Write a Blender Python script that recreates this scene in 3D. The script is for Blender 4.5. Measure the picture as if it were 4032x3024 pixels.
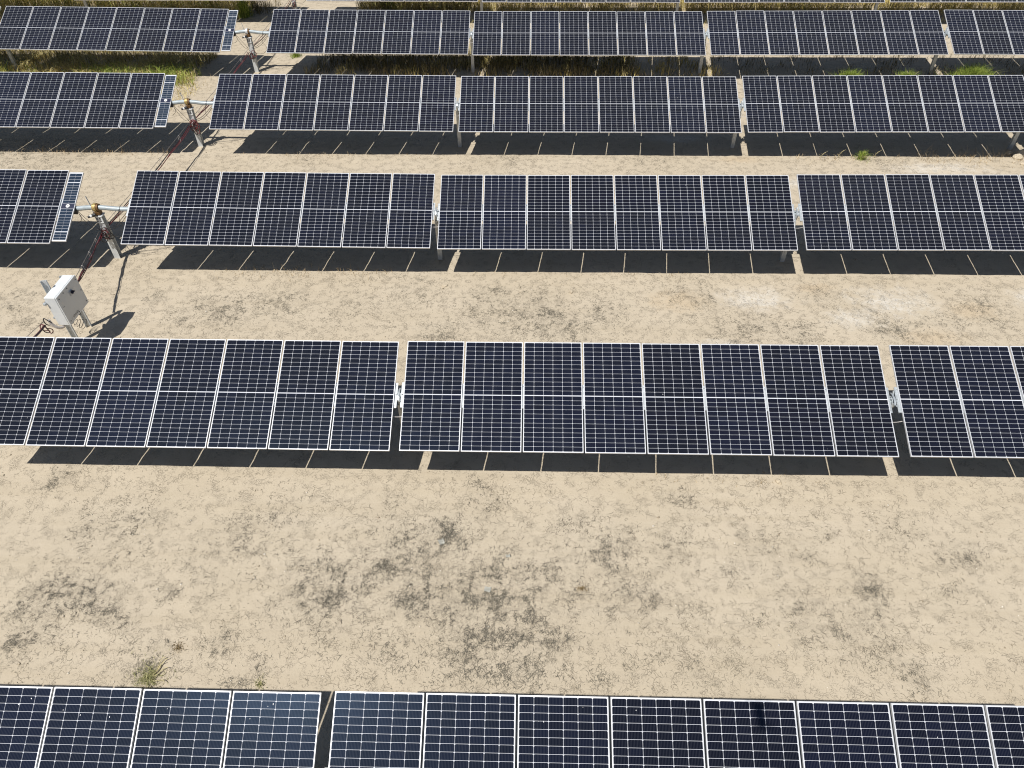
import bpy, math, random
import numpy as np
from mathutils import Vector, Matrix, noise

random.seed(7); RNG = np.random.default_rng(7)
R = math.radians
for o in list(bpy.data.objects): bpy.data.objects.remove(o, do_unlink=True)
scn = bpy.context.scene
COL = scn.collection

# ------------------------------------------------------------------ camera
cam_d = bpy.data.cameras.new('camera'); cam = bpy.data.objects.new('camera', cam_d); COL.objects.link(cam)
cam_d.sensor_width = 36; cam_d.lens = 24.936; cam_d.clip_start = 0.05; cam_d.clip_end = 6000
CAM_H = 11.28
fwd = Vector((-.02160365, .72024733, -.6933809)); rgt = Vector((.99967319, .02504315, -.00513329)); up = Vector((-.0136672, .69326519, .72055297))
M = Matrix((rgt, up, -fwd)).transposed().to_4x4(); M.translation = (0, 0, CAM_H); cam.matrix_world = M
scn.camera = cam

# ------------------------------------------------------------------ light
SUN_EL, SUN_AZ = R(61.8), R(37.8)          # light travels towards +X +Y
ldir = Vector((math.sin(SUN_AZ)*math.cos(SUN_EL), math.cos(SUN_AZ)*math.cos(SUN_EL), -math.sin(SUN_EL)))
w = bpy.data.worlds.new('World'); scn.world = w; w.use_nodes = True
nt = w.node_tree; bg = nt.nodes['Background']
sky = nt.nodes.new('ShaderNodeTexSky'); sky.sky_type = 'NISHITA'; sky.sun_disc = False
sky.sun_elevation = SUN_EL
sky.sun_rotation = math.atan2(-ldir.x, -ldir.y)
sky.altitude = 100; sky.dust_density = 1.0
nt.links.new(sky.outputs[0], bg.inputs[0]); bg.inputs[1].default_value = 0.06
sun_d = bpy.data.lights.new('sun', 'SUN'); sun = bpy.data.objects.new('sun', sun_d); COL.objects.link(sun)
sun_d.energy = 4.8; sun_d.angle = R(.53); sun_d.color = (1, .965, .91)
sun.rotation_euler = ldir.to_track_quat('-Z', 'Y').to_euler(); sun.location = (-20, -25, 60)
scn.view_settings.view_transform = 'Standard'; scn.view_settings.look = 'None'
scn.view_settings.exposure = 0.0; scn.view_settings.gamma = 1.0
scn.view_settings.use_curve_mapping = False
scn.render.engine = 'CYCLES'; scn.cycles.filter_width = 1.1

# ------------------------------------------------------------------ materials
def mat(name):
    m = bpy.data.materials.new(name); m.use_nodes = True
    return m, m.node_tree, m.node_tree.nodes['Principled BSDF']
class N:
    """small node helper"""
    def __init__(s, t): s.t = t
    def n(s, kind, **kw):
        x = s.t.nodes.new(kind)
        for k, v in kw.items(): setattr(x, k, v)
        return x
    def l(s, a, b): s.t.links.new(a, b)
    def inp(s, node, key, v):
        if hasattr(v, 'links') or isinstance(v, bpy.types.NodeSocket): s.l(v, node.inputs[key])
        else: node.inputs[key].default_value = v
    def math(s, op, a, b=0., c=None, clamp=False):
        x = s.n('ShaderNodeMath', operation=op, use_clamp=clamp); s.inp(x, 0, a); s.inp(x, 1, b)
        if c is not None: s.inp(x, 2, c)
        return x.outputs[0]
    def noise(s, vec, scale, detail=4., rough=.55, dist=0.):
        x = s.n('ShaderNodeTexNoise'); s.l(vec, x.inputs['Vector'])
        x.inputs['Scale'].default_value = scale; x.inputs['Detail'].default_value = detail
        x.inputs['Roughness'].default_value = rough; x.inputs['Distortion'].default_value = dist
        return x.outputs['Fac']
    def ramp(s, v, a, b, lo=0., hi=1.):
        x = s.n('ShaderNodeMapRange', interpolation_type='SMOOTHSTEP'); s.inp(x, 0, v)
        for i, q in enumerate((a, b, lo, hi)): x.inputs[i+1].default_value = q
        return x.outputs[0]
    def mix(s, f, a, b, mode='MIX'):
        x = s.n('ShaderNodeMix', data_type='RGBA', blend_type=mode); s.inp(x, 0, f)
        s.inp(x, 6, a if not isinstance(a, tuple) else (*a, 1)); s.inp(x, 7, b if not isinstance(b, tuple) else (*b, 1))
        return x.outputs[2]
    def obj(s): return s.n('ShaderNodeTexCoord').outputs['Object']
    def scale(s, vec, sc):
        x = s.n('ShaderNodeMapping'); s.l(vec, x.inputs[0]); x.inputs['Scale'].default_value = sc; return x.outputs[0]

def simple(name, col, rough=.5, metal=0., var=.12, vscale=12., bump=0.):
    m, t, p = mat(name); g = N(t); v = g.obj()
    f = g.noise(v, vscale, 5)
    c = g.mix(g.ramp(f, .3, .7), tuple(x*(1-var) for x in col), tuple(min(1, x*(1+var)) for x in col))
    g.l(c, p.inputs['Base Color']); p.inputs['Metallic'].default_value = metal
    g.l(g.ramp(g.noise(v, vscale*2, 3), .2, .8, max(.02, rough-.08), min(1, rough+.08)), p.inputs['Roughness'])
    if bump:
        b = g.n('ShaderNodeBump'); b.inputs['Strength'].default_value = .5; b.inputs['Distance'].default_value = bump
        g.l(g.noise(v, vscale*6, 3), b.inputs['Height']); g.l(b.outputs[0], p.inputs['Normal'])
    return m

MT = {}
MT['galv'] = simple('galvanised_steel', (.60, .62, .62), .5, .05, .10, 9)
MT['tube'] = simple('torque_tube_steel', (.40, .45, .47), .5, .2, .08, 6)
MT['rail'] = simple('bright_zinc', (.50, .54, .56), .42, .4, .1, 15)
MT['brass'] = simple('yellow_zinc', (.42, .31, .12), .42, .4, .3, 25)
MT['rust'] = simple('brown_bushing', (.16, .085, .03), .55, .2, .35, 20)
MT['frame'] = simple('anodised_frame', (.66, .67, .69), .42, .25, .06, 4)
MT['black'] = simple('black_rubber', (.02, .02, .022), .5, 0, .2, 30)
MT['cblk'] = simple('black_cable', (.025, .022, .025), .45, 0, .3, 8)
MT['cred'] = simple('red_cable', (.155, .03, .035), .5, 0, .35, 8)
MT['wire'] = simple('steel_messenger', (.28, .25, .23), .5, .5, .2, 10)
MT['hook'] = simple('cable_hanger', (.6, .57, .55), .5, .2, .1, 10)
MT['encl'] = simple('painted_enclosure', (.72, .74, .74), .42, 0, .035, 3)
MT['seam'] = simple('enclosure_gasket', (.06, .07, .09), .6, 0, .1, 10)
MT['stick'] = simple('pale_sticker', (.76, .76, .74), .35, 0, .03, 10)
MT['print'] = simple('grey_print', (.16, .16, .16), .6, 0, .05, 10)
MT['knob'] = simple('dark_blue_knob', (.015, .02, .05), .35, 0, .1, 10)
MT['white'] = simple('white_disc', (.8, .8, .78), .5, 0, .03, 10)
MT['paper'] = simple('grey_scrap', (.38, .37, .32), .7, 0, .08, 14)
MT['rock'] = simple('pale_rock', (.55, .47, .35), .85, 0, .2, 30, .01)

def cell_material(name, base, bus, bl):
    m, t, p = mat(name); g = N(t)
    uv = g.n('ShaderNodeUVMap'); uv.uv_map = 'UVMap'
    sx = g.n('ShaderNodeSeparateXYZ'); g.l(uv.outputs[0], sx.inputs[0])
    fr = g.math('FRACT', g.math('MULTIPLY', sx.outputs[0], 10.))
    d = g.math('ABSOLUTE', g.math('SUBTRACT', fr, .5))
    line = g.ramp(d, .06, .10, 1., 0.)
    at = g.n('ShaderNodeAttribute', attribute_name='tint')
    c = g.mix(at.outputs['Fac'], base, bl)
    c = g.mix(g.math('MULTIPLY', line, .5), c, bus)
    g.l(c, p.inputs['Base Color'])
    ob = g.obj()
    g.l(g.ramp(g.noise(ob, 2.2, 5), .3, .75, .13, .155), p.inputs['Roughness'])
    p.inputs['IOR'].default_value = 1.5; p.inputs['Specular Tint'].default_value = (.40, .64, 1., 1.)
    return m
MT['cell'] = cell_material('silicon_cell', (.0045, .0046, .0078), (.07, .074, .09), (.0065, .0078, .018))
MT['cellblue'] = cell_material('controller_cell', (.012, .021, .038), (.14, .17, .2), (.017, .03, .055))
def sheet_material():
    m, t, p = mat('white_backsheet'); g = N(t); ob = g.obj()
    g.l(g.mix(g.ramp(g.noise(ob, 3, 5), .35, .7), (.60, .62, .66), (.68, .70, .74)), p.inputs['Base Color'])
    p.inputs['Roughness'].default_value = .15; p.inputs['IOR'].default_value = 1.33; p.inputs['Specular Tint'].default_value = (.5, .7, 1., 1.)
    return m
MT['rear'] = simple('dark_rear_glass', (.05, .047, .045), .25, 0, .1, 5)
MT['sheet'] = sheet_material()

def foliage(name, a, b, c):
    m, t, p = mat(name); g = N(t)
    at = g.n('ShaderNodeAttribute', attribute_name='tint')
    x = g.mix(g.ramp(at.outputs['Fac'], 0, .55), a, b); x = g.mix(g.ramp(at.outputs['Fac'], .55, 1.), x, c)
    g.l(x, p.inputs['Base Color']); p.inputs['Roughness'].default_value = .7
    p.inputs['Specular IOR Level'].default_value = .25
    return m
MT['dry'] = foliage('dry_grass', (.42, .34, .11), (.64, .53, .20), (.76, .66, .32))
MT['straw'] = foliage('pale_straw', (.36, .27, .15), (.52, .40, .24), (.62, .52, .36))
MT['green'] = foliage('green_grass', (.12, .19, .03), (.25, .34, .05), (.46, .48, .12))
MT['green_l'] = foliage('pale_olive_weed', (.20, .20, .08), (.32, .31, .14), (.46, .42, .22))
MT['brownw'] = foliage('brown_weed', (.15, .11, .05), (.25, .18, .09), (.38, .29, .16))
MT['weed'] = foliage('dull_weed', (.09, .08, .03), (.17, .14, .06), (.30, .25, .13))
MT['litter'] = foliage('dead_twig_litter', (.11, .10, .08), (.18, .165, .13), (.31, .275, .21))
MT['peb'] = foliage('pebbles', (.36, .30, .215), (.50, .43, .32), (.76, .71, .62))

# white salty patches and rusty stains in the soil: centre x, y, radius x, radius y
SALT = [(5.9, 15.0, 1.0, .55), (9.4, 14.9, 1.25, .75), (8.2, 14.2, .8, .4), (13.2, 15.1, .7, .5), (5.2, 24.4, 1.4, .35), (13.6, 22.3, 2.0, .45), (4.6, 13.1, .8, .3), (8.8, 21.2, 1.6, .35)]
RUSTY = [(11.3, 14.6, .8, .45), (3.9, 14.9, .9, .5), (7.6, 15.5, .6, .3), (7.0, 22.8, 1.0, .3), (9.9, 13.5, 1.0, .4)]
def ground_material():
    m, t, p = mat('dry_cracked_soil'); g = N(t); ob = g.obj()
    big = g.noise(ob, .35, 4, .55); mid = g.noise(ob, 2.6, 6, .6); fine = g.noise(ob, 26., 5, .65)
    strk = g.noise(g.scale(ob, (.10, 2.4, 1)), 1.6, 5, .6, .3)
    c = g.mix(g.ramp(big, .3, .7), (.495, .424, .318), (.53, .458, .352))
    c = g.mix(g.math('MULTIPLY', g.ramp(mid, .38, .72), .5), c, (.55, .475, .36))
    c = g.mix(g.math('MULTIPLY', g.ramp(strk, .42, .72), .42), c, (.455, .385, .28))
    c = g.mix(g.math('MULTIPLY', g.ramp(fine, .48, .72), .2), c, (.35, .29, .205))
    def blob(lst, sharp):
        tot = None
        wob = g.noise(ob, 3.2, 5, .65)
        for (x, y, a, b) in lst:
            mp = g.n('ShaderNodeMapping'); g.l(ob, mp.inputs[0])
            mp.inputs['Scale'].default_value = (1/a, 1/b, 0); mp.inputs['Location'].default_value = (-x/a, -y/b, 0)
            ln = g.n('ShaderNodeVectorMath', operation='LENGTH'); g.l(mp.outputs[0], ln.inputs[0])
            v = g.math('ADD', ln.outputs['Value'], g.math('MULTIPLY', g.math('SUBTRACT', wob, .5), 2.2))
            v = g.ramp(v, sharp, 1.25, 1., 0.)
            tot = v if tot is None else g.math('MAXIMUM', tot, v)
        return tot
    c = g.mix(g.math('MULTIPLY', blob(RUSTY, .1), .3), c, (.52, .38, .22))
    c = g.mix(g.math('MULTIPLY', blob(SALT, .0), g.ramp(g.noise(ob, 11., 6, .8), .35, .65, .15, .75)), c, (.68, .65, .59))
    # organic grey crust left by the dead litter
    at = g.n('ShaderNodeAttribute', attribute_name='litter')
    crust = g.math('MULTIPLY', at.outputs['Fac'], g.ramp(g.noise(ob, 17., 6, .85), .38, .66))
    c = g.mix(g.math('MULTIPLY', crust, .5), c, (.235, .21, .165))
    # shrinkage cracks: bump relief, plus the shade in their openings painted dark brown
    warp = g.n('ShaderNodeTexNoise'); warp.inputs['Scale'].default_value = 7.; warp.inputs['Detail'].default_value = 3.; g.l(ob, warp.inputs['Vector'])
    va = g.n('ShaderNodeVectorMath', operation='MULTIPLY_ADD'); g.l(warp.outputs['Color'], va.inputs[0]); va.inputs[1].default_value = (.3, .3, 0); g.l(ob, va.inputs[2])
    def crack(sc, wd, lo, hi, msc):
        vo = g.n('ShaderNodeTexVoronoi', feature='DISTANCE_TO_EDGE'); vo.voronoi_dimensions = '2D'; vo.inputs['Scale'].default_value = sc
        g.l(va.outputs[0], vo.inputs['Vector'])
        e = g.ramp(vo.outputs['Distance'], wd*.25, wd, 1., 0.)
        return g.math('MULTIPLY', e, g.ramp(g.noise(ob, msc, 4, .6), lo, hi))
    ck = g.math('MAXIMUM', crack(9.5, .05, .50, .62, 5.5), g.math('MULTIPLY', crack(21., .07, .50, .62, 4.3), .8))
    c = g.mix(g.math('MULTIPLY', g.math('MULTIPLY', ck, g.ramp(g.noise(ob, .55, 3, .6), .42, .62, .12, 1.)), .5), c, (.19, .15, .10))
    # scattered dark crumbs
    vo = g.n('ShaderNodeTexVoronoi', feature='F1'); vo.voronoi_dimensions = '2D'; vo.inputs['Scale'].default_value = 24.; g.l(va.outputs[0], vo.inputs['Vector'])
    cr = g.math('MULTIPLY', g.ramp(vo.outputs['Distance'], .10, .2, 1., 0.), g.ramp(g.noise(ob, 3.1, 4), .54, .66))
    c = g.mix(g.math('MULTIPLY', cr, .3), c, (.19, .145, .095))
    g.l(c, p.inputs['Base Color']); p.inputs['Roughness'].default_value = .95; p.inputs['Specular IOR Level'].default_value = .15
    h = g.math('ADD', g.math('MULTIPLY', fine, .45), g.math('MULTIPLY', mid, .3))
    h = g.math('SUBTRACT', h, g.math('MULTIPLY', ck, .9)); h = g.math('ADD', h, g.math('MULTIPLY', strk, .55))
    h = g.math('ADD', h, g.math('MULTIPLY', cr, .4))
    b = g.n('ShaderNodeBump'); b.inputs['Strength'].default_value = .75; b.inputs['Distance'].default_value = .02
    g.l(h, b.inputs['Height']); g.l(b.outputs[0], p.inputs['Normal'])
    return m
MT['soil'] = ground_material()

# ------------------------------------------------------------------ helpers
class MB:
    def __init__(s): s.v = []; s.f = []
    def box(s, x0, x1, y0, y1, z0, z1, T=None):
        b = len(s.v)
        for q in ((x0,y0,z0),(x1,y0,z0),(x1,y1,z0),(x0,y1,z0),(x0,y0,z1),(x1,y0,z1),(x1,y1,z1),(x0,y1,z1)):
            s.v.append(tuple(T @ Vector(q)) if T else q)
        s.f += [tuple(b+i for i in q) for q in ((0,3,2,1),(4,5,6,7),(0,1,5,4),(1,2,6,5),(2,3,7,6),(3,0,4,7))]
        return s
    def bevbox(s, x0, x1, y0, y1, z0, z1, c, T=None):
        """box with chamfered vertical and horizontal edges (convex hull of 24 points)"""
        import bmesh
        bm = bmesh.new()
        for sx, sy, sz in ((a, b_, d) for a in (0, 1) for b_ in (0, 1) for d in (0, 1)):
            X = (x0, x1)[sx]; Y = (y0, y1)[sy]; Z = (z0, z1)[sz]; ix = c*(1-2*sx); iy = c*(1-2*sy); iz = c*(1-2*sz)
            for q in ((X, Y+iy, Z+iz), (X+ix, Y, Z+iz), (X+ix, Y+iy, Z)): bm.verts.new(q)
        bmesh.ops.convex_hull(bm, input=bm.verts)
        bmesh.ops.dissolve_limit(bm, angle_limit=.01, verts=bm.verts, edges=bm.edges)
        bm.verts.index_update(); b = len(s.v)
        for q in bm.verts: s.v.append(tuple(T @ q.co) if T else tuple(q.co))
        s.f += [tuple(b+q.index for q in f_.verts) for f_ in bm.faces]; bm.free(); return s
    def tube(s, pts, r, n=8, cap=True):
        pts = [Vector(p) for p in pts]; rs = r if isinstance(r, (list, tuple)) else [r]*len(pts)
        b = len(s.v); prev = None
        for i, p in enumerate(pts):
            d = (pts[min(i+1, len(pts)-1)]-pts[max(i-1, 0)]).normalized()
            a = d.orthogonal().normalized() if prev is None else (prev-d*prev.dot(d)).normalized()
            prev = a; c = d.cross(a)
            for k in range(n):
                q = 2*math.pi*k/n; s.v.append(tuple(p+(a*math.cos(q)+c*math.sin(q))*rs[i]))
        for i in range(len(pts)-1):
            for k in range(n):
                k2 = (k+1) % n; s.f.append((b+i*n+k, b+i*n+k2, b+(i+1)*n+k2, b+(i+1)*n+k))
        if cap: s.f.append(tuple(b+k for k in reversed(range(n)))); s.f.append(tuple(b+(len(pts)-1)*n+k for k in range(n)))
        return s
    def strip(s, pts, wid, thick, axis):
        """bent flat bar: path pts, width along axis, thickness across"""
        axis = Vector(axis).normalized(); pts = [Vector(p) for p in pts]; b = len(s.v)
        for i, p in enumerate(pts):
            d = (pts[min(i+1, len(pts)-1)]-pts[max(i-1, 0)]).normalized(); nrm = d.cross(axis).normalized()
            for a, c in ((-1,-1),(1,-1),(1,1),(-1,1)): s.v.append(tuple(p+axis*wid/2*a+nrm*thick/2*c))
        for i in range(len(pts)-1):
            for k in range(4):
                k2 = (k+1) % 4; s.f.append((b+i*4+k, b+i*4+k2, b+i*4+4+k2, b+i*4+4+k))
        s.f.append((b, b+3, b+2, b+1)); e = b+4*(len(pts)-1); s.f.append((e, e+1, e+2, e+3)); return s
    def mesh(s, name, m, smooth=False):
        me = bpy.data.meshes.new(name); me.from_pydata(s.v, [], s.f); me.materials.append(m)
        if smooth: me.polygons.foreach_set('use_smooth', [True]*len(me.polygons))
        me.update(); return me
    def build(s, name, m, parent=None, loc=(0,0,0), rot=(0,0,0), smooth=False):
        return link(name, s.mesh(name, m, smooth), parent, loc, rot)
def link(name, me, parent=None, loc=(0,0,0), rot=(0,0,0)):
    o = bpy.data.objects.new(name, me); COL.objects.link(o); o.parent = parent; o.location = loc; o.rotation_euler = rot
    return o
def tag(o, label=None, cat=None, group=None, kind=None):
    if label: o['label'] = label
    if cat: o['category'] = cat
    if group: o['group'] = group
    if kind: o['kind'] = kind
    return o
def empty(name, loc=(0,0,0), rz=0):
    o = bpy.data.objects.new(name, None); COL.objects.link(o); o.location = loc; o.rotation_euler = (0,0,rz); o.empty_display_size = .2
    return o
def attr(me, name, vals):
    a = me.attributes.new(name, 'FLOAT', 'POINT'); a.data.foreach_set('value', np.asarray(vals, np.float32))

# ------------------------------------------------------------------ terrain
GX = [-7., 2., 11.]
GT = {2.7: (-.06, -.05, .02), 9.75: (-.06, -.05, .02), 16.7: (-.05, .02, .05), 23.7: (-.02, .025, .03), 30.6: (0., 0., .0)}
GY = sorted(GT)
def lerp_tab(xs, ys, x):
    if x <= xs[0]: return ys[0]
    for a in range(len(xs)-1):
        if x <= xs[a+1]:
            t = (x-xs[a])/(xs[a+1]-xs[a]); t = t*t*(3-2*t); return ys[a]*(1-t)+ys[a+1]*t
    return ys[-1]
def gbase(x, y): return lerp_tab(GY, [lerp_tab(GX, GT[q], x) for q in GY], y)
def gz(x, y):
    z = gbase(x, y)
    v = Vector((x*1.1, y*1.1, 0)); z += .016*noise.noise(v)
    v = Vector((x*4.3, y*4.3, 3.)); z += .017*noise.noise(v)
    v = Vector((x*8.7, y*8.7, 7.)); z += .008*noise.noise(v)
    return z

# dead-litter patches: pixel positions (in a 2212 x 1659 view of the site) laid on the ground plane: px, py, radius px, density
PATCH = [(850,1080,30,.5),(1050,1080,38,.7),(1030,1040,28,.5),(960,1150,52,1.2),(940,1165,40,1.),(870,1165,55,.8),(800,1140,40,.5),(680,1240,58,.9),(690,1290,55,.9),(760,1260,60,.7),
 (930,1270,60,.9),(1000,1280,60,.9),(1090,1270,70,1.1),(1130,1300,45,.9),(880,1300,40,.8),(1330,1175,55,.8),(1310,1195,40,.7),(1400,1280,42,.8),(1350,1290,40,.6),(1300,1310,30,.7),(1500,1330,34,.7),(1430,1290,26,.8),
 (1100,1400,110,.9),(1180,1390,70,.8),(1000,1400,60,.8),(1040,1370,50,.6),(870,1235,40,.8),(850,1200,40,.7),(830,1215,30,.8),(362,1275,24,1.1),(350,1295,12,1.),(130,1270,48,.8),(190,1275,46,1.),(230,1310,40,.9),(265,1345,25,1.1),
 (60,1290,34,.8),(30,1320,30,.8),(20,1390,24,1.2),(80,1345,40,.8),(50,1370,26,.9),(480,1380,34,.9),(455,1395,26,.8),(310,1455,42,.9),(350,1402,20,1.),(480,1480,26,.7),(560,1440,34,.6),(520,1470,24,.7),(820,1390,36,.7),(870,1420,34,.6),
 (1300,1470,34,.8),(1370,1440,40,.5),(1270,1120,34,.5),(1220,1135,30,.5),(1750,1190,30,.6),(1780,1160,24,.4),(2080,1200,34,.8),(2110,1190,24,.8),(2040,1215,24,.5),(1880,1275,38,1.),(1885,1310,34,1.),(1870,1250,24,.8),(1720,1310,44,.7),(1790,1340,44,.7),(1740,1390,30,.6),
 (1890,1350,34,.8),(1830,1380,40,.5),(1920,1420,34,.9),(1990,1470,40,.9),(1960,1450,30,.8),(1590,1240,40,.5),(1480,1080,40,.6),(1440,1190,36,.6),(1640,1330,34,.5),(1600,1430,60,.4),(1500,1450,50,.4),(620,1100,50,.35),(520,1150,70,.35),(420,1200,60,.3),(300,1130,60,.35),(130,1020,30,.9),(110,1040,20,.9),
 (190,1130,50,.4),(700,1370,50,.4),(600,1330,60,.3),(1200,1230,60,.5),(1250,1280,50,.5),(1650,1180,60,.4),(1950,1150,60,.35),(2050,1280,60,.3),(1480,1170,50,.35),
 (500,668,60,.8),(440,655,40,.5),(330,640,24,.8),(610,650,50,.6),(380,690,40,.4),(1060,635,36,.7),(1095,690,60,.6),(1310,672,50,.5),(1160,655,60,.6),(1030,670,50,.4),(900,625,60,.4),(1180,700,60,.6),(1230,715,80,.5),(960,720,60,.5),(760,660,60,.3),
 (1870,672,30,.7),(1900,712,34,.7),(1730,722,44,.8),(1640,702,40,.6),(1590,725,60,.6),(1780,640,50,.4),(2110,650,40,.5),(2140,690,40,.5),(1500,640,60,.4),(1950,715,50,.5),(2050,700,50,.4),
 (40,330,90,.5),(150,340,80,.4),(670,345,30,.4),(1100,345,60,.3),(30,650,40,.7),(60,690,30,.6),(1400,345,60,.3),(1900,350,60,.3)]
def unproj(px, py, z=0.):
    u = (px*4032/2212-2016)/2792.84; v = (py*4032/2212-1512)/2792.84
    d = fwd+rgt*u-up*v; t = (z-CAM_H)/d.z; return d.x*t, d.y*t
PATCH += [(1000,1270,210,.30),(1050,1400,190,.26),(760,1280,120,.25),(130,1310,130,.32),(300,1430,120,.22),(1780,1330,150,.22),(1330,1230,130,.22),(1930,1440,110,.2),(560,1180,150,.16),(1450,1400,160,.15),(700,670,300,.06),(1500,690,300,.06),(250,1150,140,.18)]
PW = []
for px, py, rp, dn in PATCH:
    x, y = unproj(px, py); x2, _ = unproj(px+rp, py); _, y2 = unproj(px, py-rp)
    rx = abs(x2-x); PW.append((x, y, rx, min(abs(y2-y), rx*1.15), dn))
PWa = np.array(PW)
def litter_density(x, y):
    d = ((x[:, None]-PWa[:, 0])/PWa[:, 2])**2+((y[:, None]-PWa[:, 1])/PWa[:, 3])**2
    return np.minimum(1.3, (np.exp(-d*1.5)*PWa[:, 4]).sum(1))

def axis_pts(lo, hi, step, far_lo, far_hi):
    mid = list(np.arange(lo, hi+1e-6, step)); out = []; d = step; q = lo
    while q > far_lo: d *= 1.35; q -= d; out.append(q)
    out2 = []; d = step; q = mid[-1]
    while q < far_hi: d *= 1.35; q += d; out2.append(q)
    return np.array(out[::-1]+mid+out2)
xs = axis_pts(-17, 17, .13, -2500, 2500); ys = axis_pts(2, 27, .13, -2500, 3500)
nx, ny = len(xs), len(ys)
XX, YY = np.meshgrid(xs, ys); pts = np.zeros((nx*ny, 3)); pts[:, 0] = XX.ravel(); pts[:, 1] = YY.ravel()
pts[:, 2] = [gz(a, b) for a, b in zip(pts[:, 0], pts[:, 1])]
idx = np.arange(nx*ny).reshape(ny, nx)
quads = np.stack([idx[:-1, :-1], idx[:-1, 1:], idx[1:, 1:], idx[1:, :-1]], -1).reshape(-1, 4)
me = bpy.data.meshes.new('ground'); me.vertices.add(len(pts)); me.vertices.foreach_set('co', pts.ravel())
me.loops.add(quads.size); me.loops.foreach_set('vertex_index', quads.ravel())
me.polygons.add(len(quads)); me.polygons.foreach_set('loop_start', np.arange(0, quads.size, 4)); me.polygons.foreach_set('loop_total', np.full(len(quads), 4))
me.polygons.foreach_set('use_smooth', np.ones(len(quads), bool))
me.update(calc_edges=True); me.validate(); me.materials.append(MT['soil'])
ld = np.zeros(len(pts)); sel = (abs(pts[:, 0]) < 40) & (pts[:, 1] > 0) & (pts[:, 1] < 45)
ld[sel] = litter_density(pts[sel, 0], pts[sel, 1]); attr(me, 'litter', np.minimum(ld, 1))
tag(link('ground', me), 'pale dry cracked bare soil between the panel rows', kind='structure')

# ------------------------------------------------------------------ solar modules
W, L = 1.137, 2.278; PITCH = 1.168; FR = .0098; FH = .035
NC, NR = 6, 24
IW = W-2*FR-.008; IL = L-2*FR-.014; CGAP = .015; CP = IW/NC; RP = (IL-CGAP)/NR
CW, CHH = CP-.0040, RP-.0041
def cell_xy(c, r_):
    x = -IW/2+(c+.5)*CP; y = -IL/2+(r_+.5)*RP+(CGAP if r_ >= NR//2 else 0); return x, y
ZC = -.0022            # cell plane below the frame lip
def cell_poly(c=.011):
    a, b = CW/2, CHH/2
    return [(-a+c, -b), (a-c, -b), (a, -b+c), (a, b-c*.25), (a-c*.25, b), (-a+c*.25, b), (-a, b-c*.25), (-a, -b+c)]
def cells_mesh(name, rc, m, tint0):
    v = []; f = []; uv = []; tint = []
    poly = cell_poly(); n = len(poly)
    for (c, r_) in rc:
        x, y = (0, 0) if len(rc) == 1 else cell_xy(c, r_)
        fl = -1 if r_ >= NR//2 else 1
        P2 = [(px, py*fl) for px, py in poly]
        if fl < 0: P2 = P2[::-1]
        b = len(v); tv = min(1, max(0, tint0+RNG.normal(0, .2)))
        for px, py in P2: v.append((x+px, y+py, .0006)); uv.append((px/CW+.5, py/CHH+.5)); tint.append(tv)
        for px, py in P2: v.append((x+px, y+py, 0)); uv.append((px/CW+.5, py/CHH+.5)); tint.append(tv)
        f.append(tuple(range(b, b+n)))
        for k in range(n): f.append((b+k, b+n+k, b+n+(k+1) % n, b+(k+1) % n))
    me = bpy.data.meshes.new(name); me.from_pydata(v, [], f); me.materials.append(m); attr(me, 'tint', tint)
    ul = me.uv_layers.new(name='UVMap'); li = np.empty(len(me.loops), np.int32); me.loops.foreach_get('vertex_index', li)
    ul.data.foreach_set('uv', np.array(uv, np.float32)[li].ravel()); me.update(); return me
ALLRC = [(c, r_) for r_ in range(NR) for c in range(NC)]
FULL = [cells_mesh('solar_cells', ALLRC, MT['cell'], t) for t in (.05, .3, .55, .2, .85, .4, .65, .1)]
SINGLE_A = [cells_mesh('solar_cell', [(0, 0)], MT['cell'], t) for t in (.1, .3, .5, .7)]
SINGLE_B = [cells_mesh('solar_cell', [(0, 23)], MT['cell'], t) for t in (.1, .3, .5, .7)]
TOPN = 8
LOWER = [cells_mesh('solar_cells', [(c, r_) for c, r_ in ALLRC if r_ < NR-TOPN], MT['cell'], t) for t in (.3, .5)]
def sheet_mesh(w_, l_):
    b = MB(); b.box(-w_/2+FR*.6, w_/2-FR*.6, -l_/2+FR*.6, l_/2-FR*.6, -.008, ZC-.0006); 
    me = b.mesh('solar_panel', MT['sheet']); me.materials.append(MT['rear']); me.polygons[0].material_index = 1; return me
def frame_mesh(w_, l_):
    b = MB(); c = .0015
    b.box(-w_/2, -w_/2+FR, -l_/2, l_/2, -FH, 0); b.box(w_/2-FR, w_/2, -l_/2, l_/2, -FH, 0)
    b.box(-w_/2+FR, w_/2-FR, -l_/2, -l_/2+FR, -FH, -.0003); b.box(-w_/2+FR, w_/2-FR, l_/2-FR, l_/2, -FH, -.0003)
    return b.mesh('frame', MT['frame'])
ME_SHEET = sheet_mesh(W, L); ME_FRAME = frame_mesh(W, L)
def rail_mesh(w_, l_, h=.045):
    b = MB(); b.box(-w_/2, w_/2, -l_/2, l_/2, -FH-h, -FH-.001)
    b.box(-w_/2-.018, -w_/2-.0005, -l_/2, l_/2, -FH-.006, -FH-.0015); b.box(w_/2+.0005, w_/2+.018, -l_/2, l_/2, -FH-.006, -FH-.0015)
    for y in (-l_*.4, l_*.4): b.tube([(0, y, -FH-.002), (0, y, -.006)], .006, 6)
    return b.mesh('module_rail', MT['rail'])
ME_RAIL = rail_mesh(.026, .5); ME_ENDRAIL = rail_mesh(.03, .52, .05)

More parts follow.
